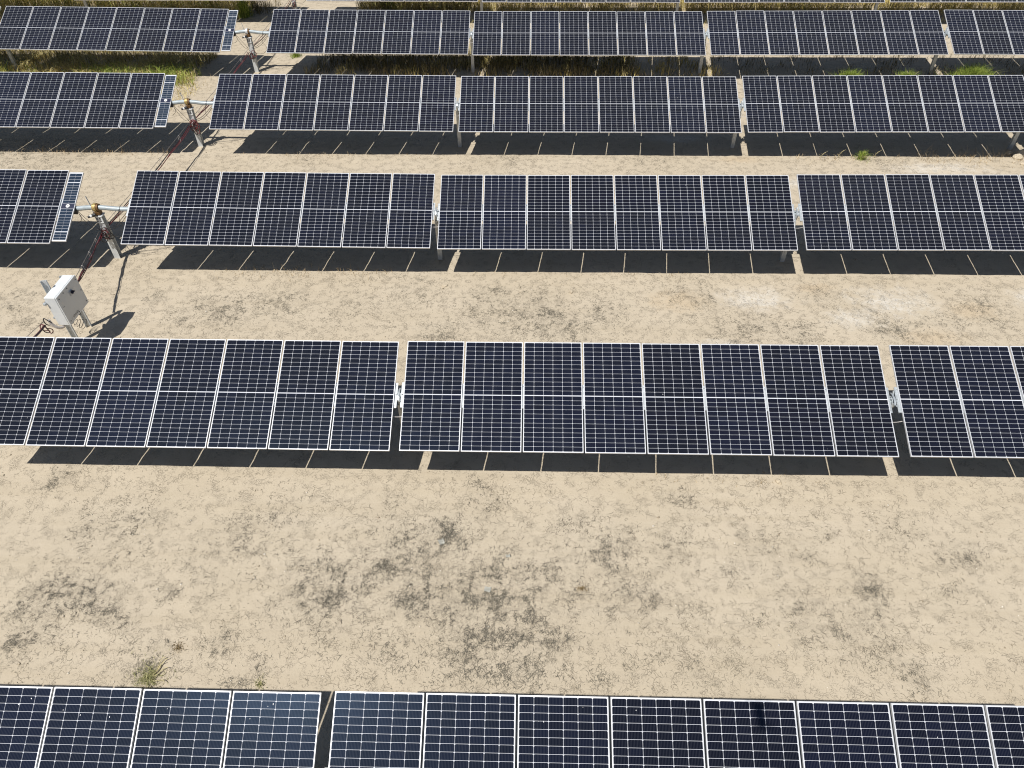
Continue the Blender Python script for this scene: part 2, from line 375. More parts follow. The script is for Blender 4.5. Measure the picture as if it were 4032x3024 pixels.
# tracker controller's narrow panel
SW, SL = .375, 2.14
ME_SSHEET = sheet_mesh(SW, SL); ME_SFRAME = frame_mesh(SW, SL)
def small_cells():
    v = []; f = []; uv = []; tint = []
    iw = SW-2*FR-.02
    def rect(x0, x1, y0, y1):
        b = len(v); tv = random.random()
        for q in ((x0, y0), (x1, y0), (x1, y1), (x0, y1)): v.append((*q, 0)); uv.append(((q[0]+iw/2)/.16, q[1]/.05)); tint.append(tv)
        f.append((b, b+1, b+2, b+3))
    for (a, b_, n) in ((-1.03, -.795, 3), (-.775, -.085, 8), (.095, .735, 8), (.755, 1.03, 3)):
        h = (b_-a)/n
        for k in range(n):
            for sx in (0, 1): rect(-iw/2+sx*iw/2+.002*sx, -iw/2+(sx+1)*iw/2-.002*(1-sx), a+k*h+.003, a+(k+1)*h-.003)
    me = bpy.data.meshes.new('solar_cells'); me.from_pydata(v, [], f); me.materials.append(MT['cellblue']); attr(me, 'tint', tint)
    ul = me.uv_layers.new(name='UVMap'); li = np.empty(len(me.loops), np.int32); me.loops.foreach_get('vertex_index', li)
    ul.data.foreach_set('uv', np.array(uv, np.float32)[li].ravel()); me.update(); return me
ME_SCELL = small_cells()
b = MB(); b.box(-SW/2+FR, SW/2-FR, -.078, .088, -.0022, -.0006); ME_SBLACK = b.mesh('dark_plate', MT['knob'])
b = MB(); b.tube([(0, 0, -.0005), (0, 0, .006)], .052, 20); ME_SDISC = b.mesh('disc', MT['white'])
b = MB()
for q in (R(45), R(135)): b.box(-.036, .036, -.0045, .0045, .0062 if q < 1 else .0066, .0085 if q < 1 else .0089, Matrix.Rotation(q, 4, 'Z'))
ME_SX = b.mesh('cross_mark', MT['print'])

# posts
def hpost(wx, dy, h, t=.007):
    b = MB(); b.box(-wx/2, wx/2, -dy/2, -dy/2+t, -.4, h); b.box(-wx/2, wx/2, dy/2-t, dy/2, -.4, h); b.box(-t/2, t/2, -dy/2+t, dy/2-t, -.4, h)
    return b
def bearing_mesh():
    """bearing saddle at tube axis origin: ring round the tube, legs flaring to the post head, cap strap"""
    b = MB(); n = 14
    for sx in (-.022, .022):
        b.strip([(sx, .088*math.cos(q), .088*math.sin(q)) for q in [2*math.pi*k/n for k in range(n+1)]], .018, .022, (1, 0, 0))
    for sy in (-1, 1):
        b.strip([(0, sy*.085, .05), (0, sy*.105, -.03), (0, sy*.085, -.11), (0, sy*.058, -.20), (0, sy*.052, -.27)], .07, .009, (1, 0, 0))
    b.strip([(0, -.15, .075), (0, -.09, .115), (0, 0, .125), (0, .09, .115), (0, .15, .075)], .034, .007, (1, 0, 0))
    b.strip([(.03, -.17, .06), (.036, -.07, .02), (.03, 0, -.02), (.05, .1, .03), (.062, .19, .09)], .012, .02, (0, 0, 1))
    for sx in (-.05, .05): b.tube([(sx-.018, -.02, .105), (sx+.018, -.02, .105)], .016, 8)
    return b.mesh('bearing', MT['rail'])
ME_BEAR = bearing_mesh()

# ---- rows
ROWS = [  # Y, tilt, {block: (x start, count, dz, slope per module)}
 (2.733, 27.0, {0: (-10.75, 7, -.014, .004), 1: (-2.41, 8, .078, .005), 2: (7.11, 8, .09, .0)}),
 (9.750, 24.25, {-1: (-21.95, 8, -.05, .0), 0: (-10.75, 7, -.045, .0), 1: (-2.42, 8, -.011, .005), 2: (7.108, 8, .041, .004)}),
 (16.722, 27.0, {-1: (-21.955, 8, -.022, -.001), 0: (-10.743, 7, -.05, -.005), 1: (-2.417, 8, -.055, .008), 2: (7.113, 8, .033, .009)}),
 (23.678, 27.45, {-2: (-31.47, 8, .02, 0), -1: (-21.942, 8, .007, -.004), 0: (-10.734, 7, -.038, -.004), 1: (-2.412, 8, -.05, .003), 2: (7.11, 8, .019, .009), 3: (16.64, 8, .05, .0)}),
 (30.642, 26.5, {-2: (-31.47, 8, .12, 0), -1: (-21.93, 8, .09, -.012), 0: (-10.723, 7, .006, -.005), 1: (-2.395, 8, -.024, .002), 2: (7.119, 8, .026, .006), 3: (16.66, 8, .055, -.002)}),
 (37.613, 26.6, {-2: (-31.47, 8, .05, 0), -1: (-21.93, 8, .02, 0), 0: (-10.737, 7, -.005, -.002), 1: (-2.401, 8, -.034, -.001), 2: (7.103, 8, -.019, .002), 3: (16.66, 8, .01, .002), 4: (26.2, 8, .0, .0)}),
]
ROWLAB = ['solar tracker row in front of the wide bare litter-strewn soil, bluish glare on its glass',
 'solar tracker row standing directly in front of the grey combiner box',
 'solar tracker row just behind the grey combiner box, with a dull golden slew drive',
 'solar tracker row with dark red cables coiled round its drive post',
 'solar tracker row standing over dark weeds and bright green grass',
 'solar tracker row farthest back, standing in tall golden grass']
INDIV = {0: [(0, 4), (0, 5), (0, 6), (1, 0), (1, 1), (1, 2)], 1: [(0, 6), (1, 0)], 2: [(0, 6), (1, 0)], 3: [(0, 6), (1, 0)], 4: [(0, 6), (1, 0)]}
DRIVE_X = -11.655
OFF = .115
def smooth_path(p, n=6):
    """Catmull-Rom through p"""
    p = [Vector(q) for q in p]; out = []
    for i in range(len(p)-1):
        a, b_, c, d = p[max(i-1, 0)], p[i], p[i+1], p[min(i+2, len(p)-1)]
        for k in range(n):
            t = k/n; out.append(.5*((2*b_)+(c-a)*t+(2*a-5*b_+4*c-d)*t*t+(3*b_-a-3*c+d)*t**3))
    out.append(p[-1]); return out

def build_row(ri):
    Y, tilt, blocks = ROWS[ri]; th = R(tilt)
    root = empty('solar_tracker_row', (DRIVE_X, Y, gbase(DRIVE_X, Y))); z0 = root.location.z
    tag(root, ROWLAB[ri], 'solar tracker', 'single-axis solar tracker rows')
    nrm = Vector((0, -math.sin(th), math.cos(th)))
    def P(x, z, off=0., v=0.):   # row-local point: world x, plane height z, offset along normal, along slope
        q = Vector((x-DRIVE_X, 0, z-z0))+nrm*off+Vector((0, math.cos(th), math.sin(th)))*v; return q
    ends = {}; tube_pts = []
    for bk in sorted(blocks):
        x0, n, dz, sl = blocks[bk]
        zc = lambda j: 1.61+dz+sl*(j-4)
        ends[bk] = (x0, zc(0), x0+n*PITCH, zc(n))
        for j in range(n):
            xc = x0+(j+.5)*PITCH; zz = zc(j+.5)
            jt = RNG.normal(0, .0022); je = RNG.normal(0, R(.12))
            pan = link('solar_panel', ME_SHEET, root, P(xc, zz+jt), (th+je, -sl/PITCH, 0))
            link('frame', ME_FRAME, pan)
            ind = (bk, j) in INDIV.get(ri, [])
            if not ind:
                tag(link('solar_cells', FULL[RNG.integers(len(FULL))], pan, (0, 0, ZC)), kind='stuff')
            else:
                rows_ = range(NR-TOPN, NR) if ri == 0 else range(NR)
                if ri == 0: tag(link('solar_cells', LOWER[j % 2], pan, (0, 0, ZC)), kind='stuff')
                for r_ in rows_:
                    for c in range(NC):
                        x, y = cell_xy(c, r_)
                        link('solar_cell', (SINGLE_A if r_ < NR//2 else SINGLE_B)[RNG.integers(4)], pan, (x, y, ZC))
            for q in range(RNG.choice([0, 0, 1, 2, 3]) if ri == 0 else RNG.choice([0, 0, 0, 0, 1])):
                r0 = RNG.uniform(.003, .008); sd = RNG.uniform(0, 9)
                MB().tube([(0, 0, 0), (0, 0, .0012)], r0, 9).build('bird_dropping', MT['white'], pan, (RNG.uniform(-.5, .5), RNG.uniform(.75, 1.09) if ri == 0 else RNG.uniform(-1.05, 1.05), ZC+.0008)).scale = (RNG.uniform(.6, 1.), RNG.uniform(.8, 2.), 1)
            if j: link('module_rail', ME_RAIL, root, P(x0+j*PITCH, zc(j)), (th, -sl/PITCH, 0))
        for j, sx in ((0, -1), (n, 1)):
            link('end_rail', ME_ENDRAIL, root, P(x0+j*PITCH+sx*.006, zc(j)), (th, -sl/PITCH, 0))
    ks = sorted(blocks)
    # tube: straight in the blocks, cranked round the drive
    path = []
    for bk in ks:
        a = ends[bk]
        if bk == 0 or bk == ks[0]:
            pass
        path.append((a[0], a[1], 0.)); path.append((a[2], a[3], 0.))
        if bk == -1 and 0 in blocks:
            zl, zr = a[3], ends[0][1]
            for x, e in ((-12.30, .0), (-12.12, .012), (-11.95, .042), (-11.75, .066), (-11.56, .066), (-11.38, .045), (-11.2, .014), (-11.05, .0)):
                t = (x+12.6)/(12.6-10.74); path.append((x, zl*(1-t)+zr*t, e))
    if ks[0] == 0:
        zl = ends[0][1]
        path = [(-12.12, zl, .012), (-11.95, zl, .042), (-11.75, zl, .066), (-11.56, zl, .066), (-11.38, zl, .045), (-11.2, zl, .014), (-11.05, zl, 0.)]+path
    ext0, ext1 = path[0], path[-1]
    path = [(ext0[0]-.35, ext0[1], ext0[2])]+path+[(ext1[0]+.35, ext1[1], 0.)]
    MB().tube([P(x, z, -OFF+e*1.0) for x, z, e in path], .0635, 20).build('torque_tube', MT['tube'], root, smooth=True)
    # posts between blocks
    px = []
    for bk in ks:
        a = ends[bk]
        if bk+1 in blocks and bk != -1: px.append(((a[2]+ends[bk+1][0])/2, (a[3]+ends[bk+1][1])/2))
        elif bk+1 not in blocks: px.append((a[2]+.09, a[3]))
        if bk == ks[0] and bk < 0: px.append((a[0]-.09, a[1]))
    for x, z in px:
        c = P(x, z, -OFF); g0 = gbase(x, Y)-z0; top = c.z-.2
        post = hpost(.125, .1, top-g0).build('support_post', MT['galv'], root, (c.x, c.y, g0))
        b = MB()
        for hz in (.06, .1): b.tube([(.012*(1 if hz < .08 else -1), -.055, top-g0-hz), (.012*(1 if hz < .08 else -1), -.047, top-g0-hz)], .011, 8)
        b.build('bolt_hole_shade', MT['black'], post)  # solid black discs stand in for the shade inside the holes
        link('bearing', ME_BEAR, root, c, (R(8), 0, 0))
        # grey jumper wire spanning the gap below the glass
        wv = -.42
        MB().tube(smooth_path([P(x-.2, z, -.06, wv+.05), P(x-.1, z, -.10, wv), P(x, z, -.115, wv-.005), P(x+.12, z, -.10, wv+.01), P(x+.2, z, -.06, wv+.04)], 5), .0065, 6).build('jumper_wire', MT['hook'], root, smooth=True)
    # drive
    if 0 in blocks:
        zl = (ends[-1][3] if -1 in blocks else ends[0][1])*.5+ends[0][1]*.5
        c = P(DRIVE_X, zl, -OFF+.066); g0 = gbase(DRIVE_X, Y)-z0
        top = c.z-.22
        post = hpost(.165, .15, top-g0, .009).build('drive_post', MT['galv'], root, (0, c.y, g0))
        dr = MB()
        dr.tube([(c.x-.075, c.y, c.z), (c.x-.04, c.y, c.z), (c.x-.035, c.y, c.z), (c.x+.03, c.y, c.z)], [.098, .098, .114, .114], 24)
        dr = dr.build('slew_drive', MT['brass' if ri < 4 else 'galv'], root, smooth=False)
        MB().tube([(c.x+.031, c.y, c.z), (c.x+.085, c.y, c.z)], .1, 24).build('dark_collar', MT['rust'], dr)
        MB().bevbox(c.x-.07, c.x+.07, c.y-.085, c.y+.085, c.z-.2, c.z-.085, .012).build('worm_housing', MT['rust'], dr)
        mo = MB().tube([(c.x-.02, c.y-.12, c.z-.15), (c.x-.10, c.y-.17, c.z-.16)], .042, 14).build('drive_motor', MT['black'], root, smooth=False)
        MB().tube([(c.x-.101, c.y-.171, c.z-.16), (c.x-.14, c.y-.195, c.z-.165)], .038, 14).build('motor_band', MT['white'], mo)
        MB().tube([(c.x-.141, c.y-.196, c.z-.165), (c.x-.19, c.y-.226, c.z-.17)], .03, 14).build('motor_cap', MT['black'], mo)
        MB().bevbox(c.x-.1, c.x+.115, c.y-.115, c.y+.1, c.z-.236, c.z-.206, .006).build('head_plate', MT['galv'], root)
        hb = MB().box(c.x-.09, c.x+.09, c.y-.097, c.y-.082, c.z-.42, c.z-.2362).build('head_bracket', MT['encl'], root)
        hl = MB()
        for hx in (-.042, .03):
            for k in range(3): hl.bevbox(c.x+hx-.022, c.x+hx+.022, c.y-.1005, c.y-.0972, c.z-.29-.045*k, c.z-.262-.045*k, .0015)
        hl.build('slot_shade', MT['black'], hb)  # thin black blocks paint the dark of the bracket's open slots
        MB().strip([(c.x-.1, c.y-.06, c.z-.16), (c.x-.105, c.y-.03, c.z+.02), (c.x-.16, c.y+.03, c.z+.2), (c.x-.185, c.y+.05, c.z+.3)], .035, .006, (0, 1, 0)).build('stop_arm', MT['galv'], root)
        # thin black leads hanging from the tube
        def lead(pts, r=.006): MB().tube(smooth_path([Vector(q) for q in pts], 7), r, 6).build('lead_wire', MT['cblk'], root, smooth=True)
        lx = -12.17-DRIVE_X; y0 = c.y; zt = c.z-.1
        lead([(lx, y0-.06, zt), (lx+.1, y0-.1, zt-.25), (lx+.28, y0-.12, zt-.50), (lx+.42, y0-.1, zt-.48), (lx+.44, y0-.1, zt-.2), (lx+.42, y0-.11, zt-.02)])
        lead([(lx+.02, y0-.06, zt), (lx+.16, y0-.1, zt-.18), (lx+.33, y0-.11, zt-.4), (lx+.45, y0-.08, zt-.66), (0, y0-.085, zt-.78)])
        lead([(lx, y0-.06, zt+.02), (lx+.04, y0-.1, zt-.2), (lx-.1, y0-.1, zt-.32)])
        rx = -11.05-DRIVE_X
        lead([(rx+.02, y0, c.z-.02), (rx+.0, y0-.07, c.z-.1), (rx-.06, y0-.09, zt-.3), (rx+.05, y0-.1, zt-.45), (rx+.04, y0-.1, zt-.6), (rx-.2, y0-.1, zt-.75), (.06, y0-.085, zt-.7)])
        lead([(rx+.2, y0-.05, zt-.02), (rx-.02, y0-.09, zt-.22), (rx-.3, y0-.09, zt-.42), (.05, y0-.1, zt-.5)], .008)
        lead([(rx+.24, y0-.05, zt-.02), (rx+.03, y0-.1, zt-.25), (rx-.26, y0-.1, zt-.46), (.07, y0-.1, zt-.55)], .008)
        MB().strip([P(-11.02, zl, -OFF+.0645*math.cos(q), .0645*math.sin(q)) for q in [2*math.pi*k/16 for k in range(17)]], .012, .004, (1, 0, 0)).build('cable_tie', MT['cblk'], root)
    # controller's narrow panel
    if -1 in blocks:
        a = ends[-1]; x = a[2]+.03+SW/2+.0; z = a[3]
        sp = tag(link('controller_panel', ME_SSHEET, root, P(x, z-.0, .0, -.003), (th, 0, 0)), 'narrow bluish controller panel with a white disc')
        link('frame', ME_SFRAME, sp); tag(link('solar_cells', ME_SCELL, sp, (0, 0, -.0017)), kind='stuff')
        link('dark_plate', ME_SBLACK, sp); link('disc', ME_SDISC, sp, (-.0, .005, 0)); link('cross_mark', ME_SX, sp, (0, .005, 0))
        MB().bevbox(-.11, .2, -.14, .05, -.19, -.04, .015).build('controller_box', MT['black'], sp)
    return root
for ri in range(len(ROWS)): build_row(ri)

# ------------------------------------------------------------------ combiner box
GBX = gbase(-11, 13.2)
root = empty('combiner_box', (-11.08, 13.1, GBX))
tag(root, 'grey combiner box with a rotary switch, mounted on two steel posts', 'electrical box')
def rel(x, y, z): return Vector((x+11.08, y-13.1, z-GBX))
for py, top in ((13.03, 1.80), (13.645, 1.50)):
    b = MB(); q = rel(-11.085, py, GBX)      # C channel opening to the near side
    wz, dz_, t = .125, .06, .007
    b.box(-wz/2, wz/2, dz_/2-t, dz_/2, -.4, top-GBX); b.box(-wz/2, -wz/2+t, -dz_/2, dz_/2-t, -.4, top-GBX); b.box(wz/2-t, wz/2, -dz_/2, dz_/2-t, -.4, top-GBX)
    b.build('support_post', MT['galv'], root, q, (0, 0, R(18)))
for z in (.98, 1.42): MB().box(-.012, .028, -.5, .42, -.02, .02).build('cross_rail', MT['rail'], root, rel(-11.03-.02, 13.2, z))
BX0, BX1, BY0, BY1, BZ0, BZ1 = -11.0, -10.745, 12.668, 13.575, .80, 1.585
q = rel(0, 0, 0)
bd = MB().bevbox(BX0+q.x, BX1+q.x, BY0+q.y, BY1+q.y, BZ0+q.z, BZ1+q.z, .008).build('enclosure', MT['encl'], root)
MB().box(BX1+.0002+q.x, BX1+.008+q.x, BY0+.012+q.y, BY1-.012+q.y, BZ0+.012+q.z, BZ1-.012+q.z).build('gasket', MT['seam'], bd)
lid = MB().bevbox(BX1+.0082+q.x, BX1+.042+q.x, BY0-.004+q.y, BY1+.004+q.y, BZ0-.004+q.z, BZ1+.004+q.z, .007).build('lid', MT['encl'], root)
FX = BX1+.042+q.x
def face(u, v): return (FX, BY0+q.y+u*(BY1-BY0), BZ0+q.z+v*(BZ1-BZ0))   # u along the lid, v up
for u, v in ((.07, .9), (.5, .93), (.93, .9), (.94, .5), (.93, .1), (.5, .06), (.07, .1), (.3, .93)):
    c = face(u, v); MB().tube([(c[0]+.0004, c[1], c[2]), (c[0]+.006, c[1], c[2])], .013, 12).build('screw', MT['black'], lid)
c = face(.57, .72)
sw = MB().bevbox(c[0]+.0004, c[0]+.012, c[1]-.075, c[1]+.06, c[2]-.06, c[2]+.06, .004).build('switch_plate', MT['galv'], root)
MB().tube([(c[0]+.0124, c[1]+.01, c[2]+.01), (c[0]+.045, c[1]+.01, c[2]+.01)], .042, 18).build('switch_knob', MT['knob'], sw)
MB().bevbox(c[0]+.0454, c[0]+.066, c[1]-.055, c[1]+.06, c[2]-.004, c[2]+.022, .004).build('switch_handle', MT['knob'], sw)
for u, v, du, dv in ((.735, .72, .10, .085), (.74, .60, .06, .055), (.11, .72, .075, .075), (.62, .9, .05, .025)):
    c = face(u, v); MB().box(c[0]+.0006, c[0]+.0016, c[1]-du/2*.9, c[1]+du/2*.9, c[2]-dv*.5, c[2]+dv*.5).build('sticker', MT['stick'], lid)
c = face(.1, .6); MB().box(c[0]+.0006, c[0]+.0016, c[1]-.035, c[1]+.035, c[2]-.004, c[2]+.004).build('printed_line', MT['print'], lid)
c = face(.155, .115)
MB().tube([(c[0]+.0005, c[1], c[2]), (c[0]+.0015, c[1], c[2])], .034, 20).build('logo_disc', MT['galv'], lid)
tc = bpy.data.curves.new('shoals', 'FONT'); tc.body = 'shoals'; tc.size = .105; tc.extrude = .0006
to = bpy.data.objects.new('tmp_text', tc); COL.objects.link(to)
bpy.context.view_layer.update()
tm = bpy.data.meshes.new_from_object(to.evaluated_get(bpy.context.evaluated_depsgraph_get())); bpy.data.objects.remove(to)
tm.materials.clear(); tm.materials.append(MT['print'])
c = face(.215, .085)
link('lettering', tm, lid, (c[0]+.0014, c[1], c[2]), (R(90), 0, R(90)))
# conduits and glands under and behind the box
cx, cy, cz = rel(-10.9, 12.95, .8)
MB().tube([(cx, cy, cz-.002), (cx, cy, cz-.05)], .05, 16).build('cable_gland', MT['black'], root)
MB().tube([(cx+.02, cy-.15, cz-.002), (cx+.02, cy-.15, cz-.035)], .075, 16).build('cable_gland', MT['black'], root)
MB().tube(smooth_path([(cx+.05, cy+.32, cz-.002), (cx+.04, cy+.33, cz-.12), (cx-.02, cy+.4, cz-.2), (cx-.08, cy+.55, cz-.22)], 6), .032, 12).build('conduit', MT['seam'], root, smooth=True)
MB().tube(smooth_path([(cx-.03, cy-.2, cz-.03), (cx-.02, cy-.27, cz-.06), (cx-.06, cy-.38, cz+.0), (cx-.12, cy-.42, cz+.12), (cx-.16, cy-.42, cz+.26)], 6), .034, 12).build('conduit', MT['hook'], root, smooth=True)
MB().bevbox(cx-.155, cx-.085, cy-.335, cy-.2835, cz+.60, cz+.66, .008).build('mounting_lug', MT['rail'], root)
# loose loops of wire under the box
for k in range(5):
    r0 = .06+.018*k
    pts_ = [(cx-.18+.02*k+r0*math.cos(a)*.4, cy+.28+r0*math.sin(a)+.05*k, cz-.35-.06*k+r0*math.cos(a)*.9) for a in np.linspace(-.5+.2*k, 4.6+.3*k, 12)]
    MB().tube(smooth_path(pts_, 3), .006, 5).build('loose_wire', MT['cblk'], root, smooth=True)

# ------------------------------------------------------------------ trunk cables hung along the aisle
def trunk(name, a, b_, sag, label, n_blk=3, n_red=2, hang=8, spread=.03, msg=.10):
    a = Vector(a); b_ = Vector(b_); root = empty(name, (a.x, a.y, gbase(a.x, a.y))); o = root.location.copy()
    tag(root, label, 'cable', 'trunk cables hung along the aisle')
    rnd = random.Random(label)
    def line(dx, dz, sg, wob, n=22):
        out = []
        for i in range(n+1):
            t = i/n; p = a.lerp(b_, t); p.z -= sg*4*t*(1-t); p.x += dx+wob*noise.noise(Vector((t*6, dx*40, dz*30))); p.z += dz+wob*noise.noise(Vector((t*5, dz*50, 9+dx*20)))
            out.append(p-o)
        return out
    mp = line(0, msg, sag*.25, 0, 10); MB().tube(mp, .0075, 6).build('messenger_wire', MT['wire'], root, smooth=True)
    for k in range(n_blk): MB().tube(line(rnd.uniform(-spread, spread), rnd.uniform(-spread, spread), sag, .03), .0125, 6).build('black_cable', MT['cblk'], root, smooth=True)
    for k in range(n_red): MB().tube(line(rnd.uniform(-spread, spread)*1.3, rnd.uniform(-spread, spread), sag*1.05, .035), .012, 6).build('red_cable', MT['cred'], root, smooth=True)
    for i in range(hang):
        t = (i+.6)/hang; p = a.lerp(b_, t); top = p.copy(); top.z += msg-sag*t*(1-t); lo = p.copy(); lo.z -= sag*4*t*(1-t)+.04
        m_ = (top+lo)/2; h = (top-lo).length/2+.012; pts_ = [m_+Vector((.028*math.sin(q), 0, h*math.cos(q)))-o for q in np.linspace(0, 2*math.pi, 13)]
        MB().tube(pts_, .005, 5).build('hanger', MT['hook'], root, smooth=True)
    return root
gy = {i: gbase(DRIVE_X, ROWS[i][0]) for i in range(6)}
trunk('trunk_cable', (-11.78, 16.60, .78), (-11.1, 13.78, 1.02), .05, 'black and red cables running from a drive post to the combiner box', 4, 2, 4)
trunk('trunk_cable', (-11.12, 12.45, .98), (-11.72, 9.9, .95), .05, 'red and black cables leaving the combiner box on its open-side loop', 2, 2, 3)
trunk('trunk_cable', (-11.78, 23.55, .78), (-11.72, 16.85, .85), .12, 'cables sagging between the red-coiled post and the golden slew drive', 2, 2, 4, .04)
trunk('trunk_cable', (-11.76, 30.50, .85), (-11.74, 23.8, .85), .10, 'thin cables strung over shaded soil to the red-coiled drive post', 1, 2, 4, .03)
trunk('trunk_cable', (-11.76, 37.5, .85), (-11.74, 30.8, .9), .10, 'thin cables strung between the two drive posts amid the grass', 1, 2, 4, .03)

def coil(name, c, label, nb, nr, rad, seed, grp='cable coils tied to posts'):
    root = empty(name, (c[0], c[1], gbase(c[0], c[1]))); o = root.location; rnd = random.Random(seed)
    tag(root, label, 'cable coil', grp)
    for k in range(nb+nr):
        r0 = rad*rnd.uniform(.6, 1.1); ox, oy, oz = rnd.uniform(-.09, .09), rnd.uniform(-.05, .02), rnd.uniform(-.12, .12); ax = rnd.uniform(.45, .75); ph = rnd.uniform(0, 6)
        tl = rnd.uniform(-.5, .5)
        pts_ = []
        for a in np.linspace(0, 2*math.pi*rnd.choice((1.3, 2.1)), 20):
            p = Vector((ax*r0*math.cos(a+ph), -.02*math.sin(a*2+ph), r0*math.sin(a+ph))); p.rotate(Matrix.Rotation(tl, 3, 'Y'))
            pts_.append(p+Vector(c)+Vector((ox, oy+.004*k, oz))-o)
        MB().tube(smooth_path(pts_, 2), .0115, 6).build('cable_loop', MT['cblk' if k < nb else 'cred'], root, smooth=True)
    return root
coil('cable_coil', (-11.62, 16.58, .80), 'loops of black and dark red cable tied to the golden drive post', 5, 3, .14, 1)
coil('cable_coil', (-11.62, 23.54, .72), 'bundle of dark red cable loops tied round a drive post', 3, 7, .15, 2)
coil('cable_coil', (-11.60, 30.50, .68), 'slim bundle of cable loops on the drive post between weeds', 2, 3, .16, 3)
coil('cable_coil', (-11.62, 37.48, .70), 'small cable bundle on the farthest drive post by golden grass', 2, 3, .15, 4)
coil('cable_coil', (-11.13, 12.5, .92), 'drooping black and red cable loops hanging beside the combiner box', 2, 2, .11, 5, 'cable loops by the box')

# ------------------------------------------------------------------ ground litter, pebbles
def ribbons(name, x, y, ang, ln, wd, lift, curl, tint, m, label, parent=None, seg=3, cat=None):
    n = len(x); t = np.linspace(-.5, .5, seg+1)
    zz = np.array([gz(a, b_) for a, b_ in zip(x, y)])
    V = np.zeros((n, seg+1, 2, 3)); cu = curl
    for i, tt in enumerate(t):
        a = ang+cu*tt
        cxp = x+np.cos(ang+cu*tt*.5)*ln*tt; cyp = y+np.sin(ang+cu*tt*.5)*ln*tt
        wv = wd*(1-.75*abs(tt)*1.6)/2; zl = zz+.003+lift*(1-4*tt*tt)+.35*lift*np.sin(7*tt+ang*9)*.5
        zl = np.maximum(zl, zz+.002)
        V[:, i, 0] = np.stack([cxp-np.sin(a)*wv, cyp+np.cos(a)*wv, zl], 1)
        V[:, i, 1] = np.stack([cxp+np.sin(a)*wv, cyp-np.cos(a)*wv, zl], 1)
    base = np.arange(n)[:, None]*(2*(seg+1)); F = []
    for i in range(seg): F.append(np.stack([base[:, 0]+2*i, base[:, 0]+2*i+1, base[:, 0]+2*i+3, base[:, 0]+2*i+2], 1))
    F = np.stack(F, 1).reshape(-1, 4)
    me = raw_mesh(name, V.reshape(-1, 3), F, m); attr(me, 'tint', np.repeat(tint, 2*(seg+1)))
    return link(name, me, parent)
def raw_mesh(name, V, F, m):
    me = bpy.data.meshes.new(name); me.vertices.add(len(V)); me.vertices.foreach_set('co', V.astype(np.float32).ravel())
    k = F.shape[1]; me.loops.add(F.size); me.loops.foreach_set('vertex_index', F.astype(np.int32).ravel())
    me.polygons.add(len(F)); me.polygons.foreach_set('loop_start', np.arange(0, F.size, k)); me.polygons.foreach_set('loop_total', np.full(len(F), k))
    me.update(calc_edges=True); me.materials.append(m); return me
def fieldnoise(x, y, s, o=0.): return np.array([noise.noise(Vector((a*s, b_*s, o))) for a, b_ in zip(x, y)])
# candidates inside patches, thinned by a lumpy field
NP = 130000
wts = PWa[:, 2]*PWa[:, 3]*PWa[:, 4]**1.25; pick = RNG.choice(len(PWa), NP, p=wts/wts.sum())
lx = PWa[pick, 0]+RNG.normal(0, .52, NP)*PWa[pick, 2]; ly = PWa[pick, 1]+RNG.normal(0, .52, NP)*PWa[pick, 3]
fn = .8*fieldnoise(lx, ly, 3.1, 1.)+.75*fieldnoise(lx, ly, 10., 5.)
keep = RNG.random(NP) < np.clip(.22+fn*1.5, 0.03, 1); lx, ly = lx[keep], ly[keep]
nb_ = 3800
bx_ = RNG.uniform(-15, 15, nb_); by_ = RNG.uniform(4.2, 25, nb_); k2 = RNG.random(nb_) < np.clip(.25+1.2*fieldnoise(bx_, by_, 1.3, 2.), .05, 1)
lx = np.concatenate([lx, bx_[k2]]); ly = np.concatenate([ly, by_[k2]]); n = len(lx)
tag(ribbons('dead_twig_litter', lx, ly, RNG.uniform(0, 2*np.pi, n), RNG.gamma(3., .016, n)+.010, RNG.uniform(.0035, .007, n), RNG.uniform(.002, .022, n), RNG.normal(0, 1.9, n), RNG.random(n)**1.4, MT['litter'], ''), 'grey dead twigs and matted plant litter strewn over the soil', 'plant litter', kind='stuff')
# pebbles
n = 16000; px_ = RNG.uniform(-13, 14, n); py_ = RNG.uniform(4.3, 24, n)
kk = RNG.random(n) < np.clip(.35+.9*fieldnoise(px_, py_, .8, 7.), .06, 1); px_, py_ = px_[kk], py_[kk]; n = len(px_)
sz = RNG.gamma(2.0, .0036, n)+.003
oct_ = np.array([(1,0,0),(0,1,0),(-1,0,0),(0,-1,0),(0,0,.7),(0,0,-.6)]); of = np.array([(0,1,4),(1,2,4),(2,3,4),(3,0,4),(1,0,5),(2,1,5),(3,2,5),(0,3,5)])
an = RNG.uniform(0, 6.28, n); ca, sa = np.cos(an), np.sin(an)
V = oct_[None]*sz[:, None, None]*RNG.uniform(.65, 1.3, (n, 6, 1)); V2 = V.copy(); V2[..., 0] = V[..., 0]*ca[:, None]-V[..., 1]*sa[:, None]; V2[..., 1] = V[..., 0]*sa[:, None]+V[..., 1]*ca[:, None]
V2 += np.stack([px_, py_, np.array([gz(a, b_) for a, b_ in zip(px_, py_)])+sz*.25], 1)[:, None]
me = raw_mesh('pebbles', V2.reshape(-1, 3), (of[None]+6*np.arange(n)[:, None, None]).reshape(-1, 3), MT['peb']); attr(me, 'tint', np.repeat(RNG.random(n), 6))
tag(link('pebbles', me), 'small pale pebbles scattered over the bare soil', 'pebbles', kind='stuff')

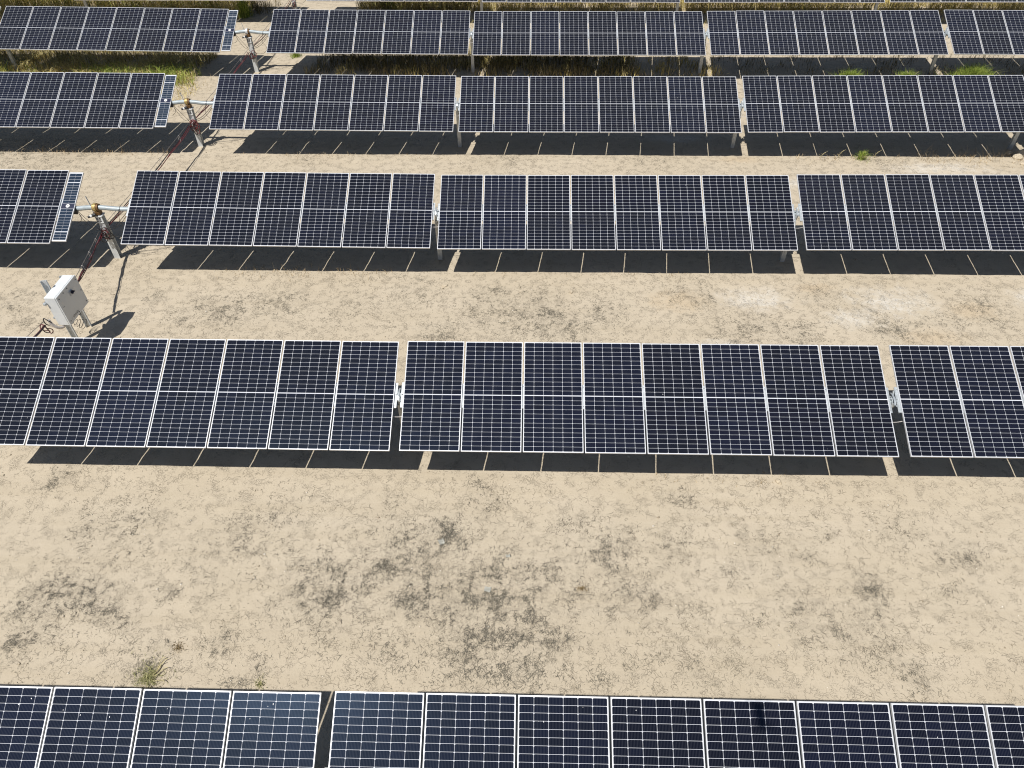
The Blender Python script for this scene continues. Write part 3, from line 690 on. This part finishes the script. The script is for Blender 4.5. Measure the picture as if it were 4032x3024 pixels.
# ------------------------------------------------------------------ grass and weeds
def blades(x, y, h, wd, lean, tint, seg=2):
    n = len(x); ang = RNG.uniform(0, 2*np.pi, n); la = RNG.uniform(0, 2*np.pi, n)
    zz = np.array([gbase(a, b_) for a, b_ in zip(x, y)])-.01
    V = np.zeros((n, 5, 3)); dx, dy = np.cos(ang)*wd/2, np.sin(ang)*wd/2; ox, oy = np.cos(la)*lean*h, np.sin(la)*lean*h
    V[:, 0] = np.stack([x-dx, y-dy, zz], 1); V[:, 1] = np.stack([x+dx, y+dy, zz], 1)
    V[:, 2] = np.stack([x+dx*.8+ox*.35, y+dy*.8+oy*.35, zz+h*.6], 1); V[:, 3] = np.stack([x-dx*.8+ox*.35, y-dy*.8+oy*.35, zz+h*.6], 1)
    V[:, 4] = np.stack([x+ox, y+oy, zz+h*(1-.35*lean)], 1)
    b0 = 5*np.arange(n)[:, None]
    F = np.concatenate([b0+np.array([[0, 1, 2]]), b0+np.array([[0, 2, 3]]), b0+np.array([[3, 2, 4]])])
    return V.reshape(-1, 3), F, np.repeat(tint, 5)
def grass_obj(name, sets, m, label, cat):
    Vs, Fs, Ts, o = [], [], [], 0
    for s_ in sets:
        V, F, T = blades(*s_); Vs.append(V); Fs.append(F+o); Ts.append(T); o += len(V)
    me = raw_mesh(name, np.concatenate(Vs), np.concatenate(Fs), m); attr(me, 'tint', np.concatenate(Ts))
    return tag(link(name, me), label, cat, kind='stuff')
def area(x0, x1, y0, y1, dens, h, hs=.3, wd=(.010, .022), lean=(.1, .7), nz=.9, thr=-.2, edge=.6, seed=0., tb=(0., 1.)):
    n = int((x1-x0)*(y1-y0)*dens); x = RNG.uniform(x0, x1, n); y = RNG.uniform(y0, y1, n)
    f = fieldnoise(x, y, nz, seed)+.5*fieldnoise(x, y, nz*3.1, seed+4)
    e = np.minimum.reduce([x-x0, x1-x, y-y0, y1-y])/edge
    k = (f+.35*RNG.normal(0, 1, n)*.4 > thr) & (f*.8+e > RNG.uniform(0, .8, n)); x, y, f = x[k], y[k], f[k]; n = len(x)
    hh = h*np.clip(1+f*.7+RNG.normal(0, hs, n), .25, 2.2)
    return (x, y, hh, RNG.uniform(*wd, n), RNG.uniform(*lean, n), np.clip(RNG.uniform(*tb, n)+f*.25, 0, 1))
grass_obj('dry_grass', [
    area(-33, -13.4, 26.6, 30.2, 130, .16, seed=1, thr=-.35, lean=(.4, 1.2)), area(-33, -13.9, 28.9, 34.2, 220, .36, seed=2, thr=-.6, lean=(.4, 1.2)),
    area(-40, -14.3, 37.6, 43.5, 170, .62, seed=3, thr=-.6), area(-9.0, 34, 38.3, 42.5, 200, .6, seed=4, thr=-.6),
    area(-33, -14.2, 33.5, 37.6, 60, .3, seed=5), area(-9, 30, 34.5, 38.3, 40, .2, seed=6, thr=0.),
    area(-8.5, 8, 29.9, 33.2, 90, .28, seed=7, thr=-.1, tb=(0, .6)), area(-3.2, 0.2, 31.0, 33.0, 160, .3, seed=8)],
    MT['dry'], 'golden dry grass growing under and behind the far tracker rows', 'dry grass')
grass_obj('dull_weeds', [
    area(-9.6, 4.5, 30.0, 33.3, 230, .34, seed=11, thr=-.45, edge=.9), area(3.5, 21, 30.2, 33.0, 60, .26, seed=12, thr=0.),
    area(-26, -13.8, 30.6, 33.2, 110, .36, seed=13, thr=-.1), area(-9, -3, 38.3, 41, 120, .6, seed=14, thr=-.2), area(-14.8, -13.0, 37.8, 40., 200, .45, seed=15, thr=-.4)],
    MT['weed'], 'dark olive weeds growing in the shade below the second farthest row', 'weeds')
grass_obj('green_grass', [
    area(-19.5, -13.8, 28.7, 30.4, 260, .46, seed=21, thr=-.05, lean=(.3, 1.), tb=(.3, 1)), area(-17, -14.5, 29., 30.3, 220, .48, seed=22, thr=-.1), area(-33, -20.5, 29., 30.3, 140, .44, seed=23, thr=.1, tb=(.5, 1)),
    area(-36, -15, 38.0, 43., 70, .66, seed=24, thr=.0, tb=(.4, 1)), area(-8.6, -3, 38.6, 41.5, 110, .5, seed=25, thr=.0), area(9, 14, 38.5, 41, 60, .5, seed=26, thr=.2)],
    MT['green'], 'fresh green grass patches among the golden grass at the back', 'green grass')
# pale seed heads and dry stems along the shadow edges
def stems(x0, x1, y0, y1, n, h):
    x = RNG.uniform(x0, x1, n); y = RNG.normal((y0+y1)/2, (y1-y0)/2, n); f = fieldnoise(x, y, 1.3, 31.); k = f > -.05+.3*RNG.normal(0, 1, n); x, y = x[k], y[k]; n = len(x)
    return (x, y, RNG.gamma(3, h/3, n)+.02, RNG.uniform(.006, .014, n), RNG.uniform(.3, 1.1, n), RNG.random(n))
grass_obj('dry_stems', [stems(-8.5, -3.5, 15.95, 16.25, 420, .09), stems(-10, -2.5, 22.85, 23.15, 350, .08), stems(-20, -12.6, 23.0, 23.3, 700, .12), stems(-9, 8, 30.1, 30.5, 900, .22),
    stems(9, 12.6, 22.75, 23.05, 220, .12), stems(13.2, 16.6, 22.7, 23.3, 700, .16), stems(-1.5, 4.5, 15.95, 16.1, 160, .06), stems(2, 6, 8.95, 9.15, 120, .06), stems(12, 20, 30.1, 30.6, 350, .2), stems(-16, -13, 27, 29, 500, .12)],
    MT['straw'], 'pale dry weed stems along the edges of the panel shadows', 'dry stems')

# single plants
def plant(name, x, y, r, h, n, m, label, cat='plant', lean=(.2, 1.1), wd=(.006, .012), stem=True, grp=None, flat=1.):
    root = empty(name, (x, y, gbase(x, y))); tag(root, label, cat, grp)
    q = RNG.uniform(0, 2*np.pi, n); rr_ = np.abs(RNG.normal(0, .5, n))*r
    px_, py_ = np.cos(q)*rr_, np.sin(q)*rr_*flat
    hh = h*np.clip(1.1-rr_/r*.5+RNG.normal(0, .22, n), .2, 1.6)
    V, F, T = blades(px_+x, py_+y, hh, RNG.uniform(*wd, n), RNG.uniform(*lean, n), RNG.random(n))
    V = V-np.array([x, y, gbase(x, y)])
    me = raw_mesh('foliage', V, F, m); attr(me, 'tint', T); link('foliage', me, root)
    if stem:
        for k in range(6):
            a = RNG.uniform(0, 6.28); l_ = r*RNG.uniform(.7, 1.2)
            MB().tube(smooth_path([(0, 0, -.01), (math.cos(a)*l_*.4, math.sin(a)*l_*.4, h*.35), (math.cos(a+.3)*l_*.8, math.sin(a+.3)*l_*.8, h*.5), (math.cos(a+.2)*l_, math.sin(a+.2)*l_, h*.75)], 4), [.006]*12+[.003], 5).build('stem', MT['straw_s'], root)
    return root
MT['straw_s'] = simple('straw_stem', (.50, .43, .24), .8, 0, .2, 20)
plant('sprawling_weed', -6.05, 4.82, .36, .09, 420, MT['green_l'] if 'green_l' in MT else MT['green'], 'pale green sprawling weed with straw coloured stems on bare soil', lean=(.8, 1.8))
plant('brown_weed', -5.75, 5.32, .17, .06, 130, MT['brownw'], 'small brown withered weed beside the pale green sprawling weed', stem=False)
plant('dark_weed', -4.22, 4.75, .14, .06, 120, MT['green_l'], 'small dark green weed low on bare soil near the panel frame', stem=False)
plant('brown_weed', 1.02, 6.55, .15, .05, 140, MT['brownw'], 'small rust brown weed alone on the open litter-strewn soil', stem=False, flat=.5)
plant('green_weed', 11.2, 22.9, .20, .32, 240, MT['green'], 'upright bright green weed at the edge of a panel shadow')
plant('green_weed', -10.42, 32.4, .30, .22, 420, MT['green'], 'low green tuft on bare soil beside the weed strip', stem=False)
plant('green_bush', -14.35, 37.9, .42, .85, 800, MT['green'], 'leafy green bush behind a narrow controller panel', lean=(.1, .6))
plant('green_bush', 12.9, 29.75, .8, .50, 1100, MT['green'], 'pale mixed green clump growing under the weedy tracker row', lean=(.2, .9), flat=.5)
plant('green_bush', 15.2, 29.75, .55, .48, 700, MT['green'], 'small bright green clump between two larger green clumps', lean=(.2, .9), flat=.5)
plant('green_bush', 17.8, 29.75, 1.15, .68, 2200, MT['green'], 'widest yellow green clump under the weedy tracker row', lean=(.2, .9), flat=.5)
for x, y, h, lb in ((9.85, 22.95, .22, 'shortest bare dry twig, farthest from the upright green weed'), (10.45, 22.98, .28, 'tallest bare dry twig standing near the upright green weed'), (11.65, 22.98, .26, 'bare dry twig close beside the upright green weed')):
    root = empty('dry_twig', (x, y, gbase(x, y))); tag(root, lb, 'twig', 'bare twigs by the green weed')
    st = MB().tube(smooth_path([(0, 0, -.02), (.02, 0, h*.4), (.06, .01, h*.75), (.12, 0, h)], 4), .006, 5).build('main_stem', MT['straw_s'], root)
    for k in range(4):
        a = -1+k*.6; z_ = h*(.25+.18*k); MB().tube([(.02+.02*k, 0, z_), (.02+.02*k+.12*math.sin(a), -.02, z_+.1)], .004, 5).build('side_stem', MT['straw_s'], root)

# ------------------------------------------------------------------ rocks and scraps
def rock(x, y, r, label, sq=.55, grp='loose stones on the soil'):
    import bmesh
    bm = bmesh.new(); bmesh.ops.create_icosphere(bm, subdivisions=2, radius=1)
    sd = RNG.uniform(0, 50)
    for v_ in bm.verts:
        k = 1+.38*noise.noise(v_.co*1.3+Vector((sd, 0, 0)))+.15*noise.noise(v_.co*3+Vector((0, sd, 0))); v_.co = Vector((v_.co.x*k*r, v_.co.y*k*r*.75, v_.co.z*k*r*sq))
    me = bpy.data.meshes.new('stone'); bm.to_mesh(me); bm.free(); me.materials.append(MT['rock'])
    return tag(link('stone', me, None, (x, y, gz(x, y)+r*sq*.35), (0, 0, RNG.uniform(0, 6))), label, 'stone', grp)
rock(-2.25, 15.5, .085, 'flat tan stone on soil between combiner box row and next row', .45)
rock(1.13, 15.22, .06, 'pale upright stone on soil among sparse litter', .9)
rock(-9.6, 12.45, .05, 'small pale stone near the foot of the combiner box')
rock(5.06, 9.02, .07, 'pale stone lying at the shadow edge of a tracker row', .8)
for x, y, r_, lb in ((16.35, 23.35, .12, 'middle-sized tan clod touching the large clod by a support post'), (16.5, 23.05, .16, 'second largest tan clod in front of the large clod by a post'), (16.75, 23.3, .2, 'largest tan clod heaped beside a support post'),
        (16.2, 22.7, .06, 'little tan clod lying in front of the clod heap'), (16.45, 22.6, .08, 'rounded tan clod on the sunlit edge before the clod heap'), (15.3, 22.75, .05, 'smallest stray clod among dry stems at a shadow edge')):
    rock(x, y, r_, lb, .8, 'clods by the support post')
def scrap(x, y, w_, h_, rz, label):
    b = MB(); n_ = 5; top = []
    for j in range(n_):
        for i in range(n_):
            u, v = i/(n_-1)-.5, j/(n_-1)-.5; k = 1+.12*noise.noise(Vector((i*.9, j*.9, x)))
            b.v.append((u*w_*k, v*h_*k, .012+.018*noise.noise(Vector((u*2, v*2, y)))+.03*(abs(u)**2)))
    m0 = len(b.v)
    b.v += [(a, c, z-.003) for a, c, z in b.v]
    for j in range(n_-1):
        for i in range(n_-1):
            q = j*n_+i; b.f.append((q, q+1, q+n_+1, q+n_)); b.f.append((m0+q, m0+q+n_, m0+q+n_+1, m0+q+1))
    rim = [i for i in range(n_)]+[(j+1)*n_-1 for j in range(1, n_)]+[n_*n_-1-i for i in range(1, n_)]+[(n_-1-j)*n_ for j in range(1, n_-1)]
    for k in range(len(rim)):
        a, c = rim[k], rim[(k+1) % len(rim)]; b.f.append((a, m0+a, m0+c, c))
    tag(b.build('board_scrap', MT['paper'], None, (x, y, gz(x, y)+.01), (0, 0, rz)), label, 'scrap', 'flat scraps on the litter')
scrap(-1.564, 7.47, .105, .115, R(25), 'square pale grey scrap lying on dark matted litter')
scrap(-.654, 6.51, .115, .10, R(-10), 'torn white scrap with a ragged edge on twig litter')
scrap(-.314, 7.19, .08, .06, R(15), 'smallest beige scrap lying flat on clean soil')

# ------------------------------------------------------------------ the drone that carries the camera
dz = CAM_H+.035
root = empty('drone', (-.05, -.31, dz)); tag(root, 'small grey quadcopter drone hovering high above the bare soil', 'drone')
MB().bevbox(-.052, .052, -.15, .17, -.035, .035, .014).build('body', MT['seam'], root)
MB().bevbox(-.03, .03, -.10, .04, .0302, .045, .006).build('battery', MT['black'], root)
for sx in (-1, 1):
    for sy, ry in ((1, .11), (-1, -.1)):
        ex, ey = sx*.115, ry+sy*.05
        arm = MB().tube([(sx*.036, ry-sy*.02, .0), (ex, ey, .02)], [.011, .008], 8).build('arm', MT['seam'], root)
        MB().tube([(ex, ey, .0), (ex, ey, .042)], .013, 12).build('rotor_motor', MT['black'], arm)
        a = R(40)*sx*sy
        MB().strip([(ex-.06*math.cos(a), ey-.06*math.sin(a), .046), (ex, ey, .045), (ex+.06*math.cos(a), ey+.06*math.sin(a), .046)], .012, .002, (-math.sin(a), math.cos(a), 0)).build('propeller', MT['black'], arm)
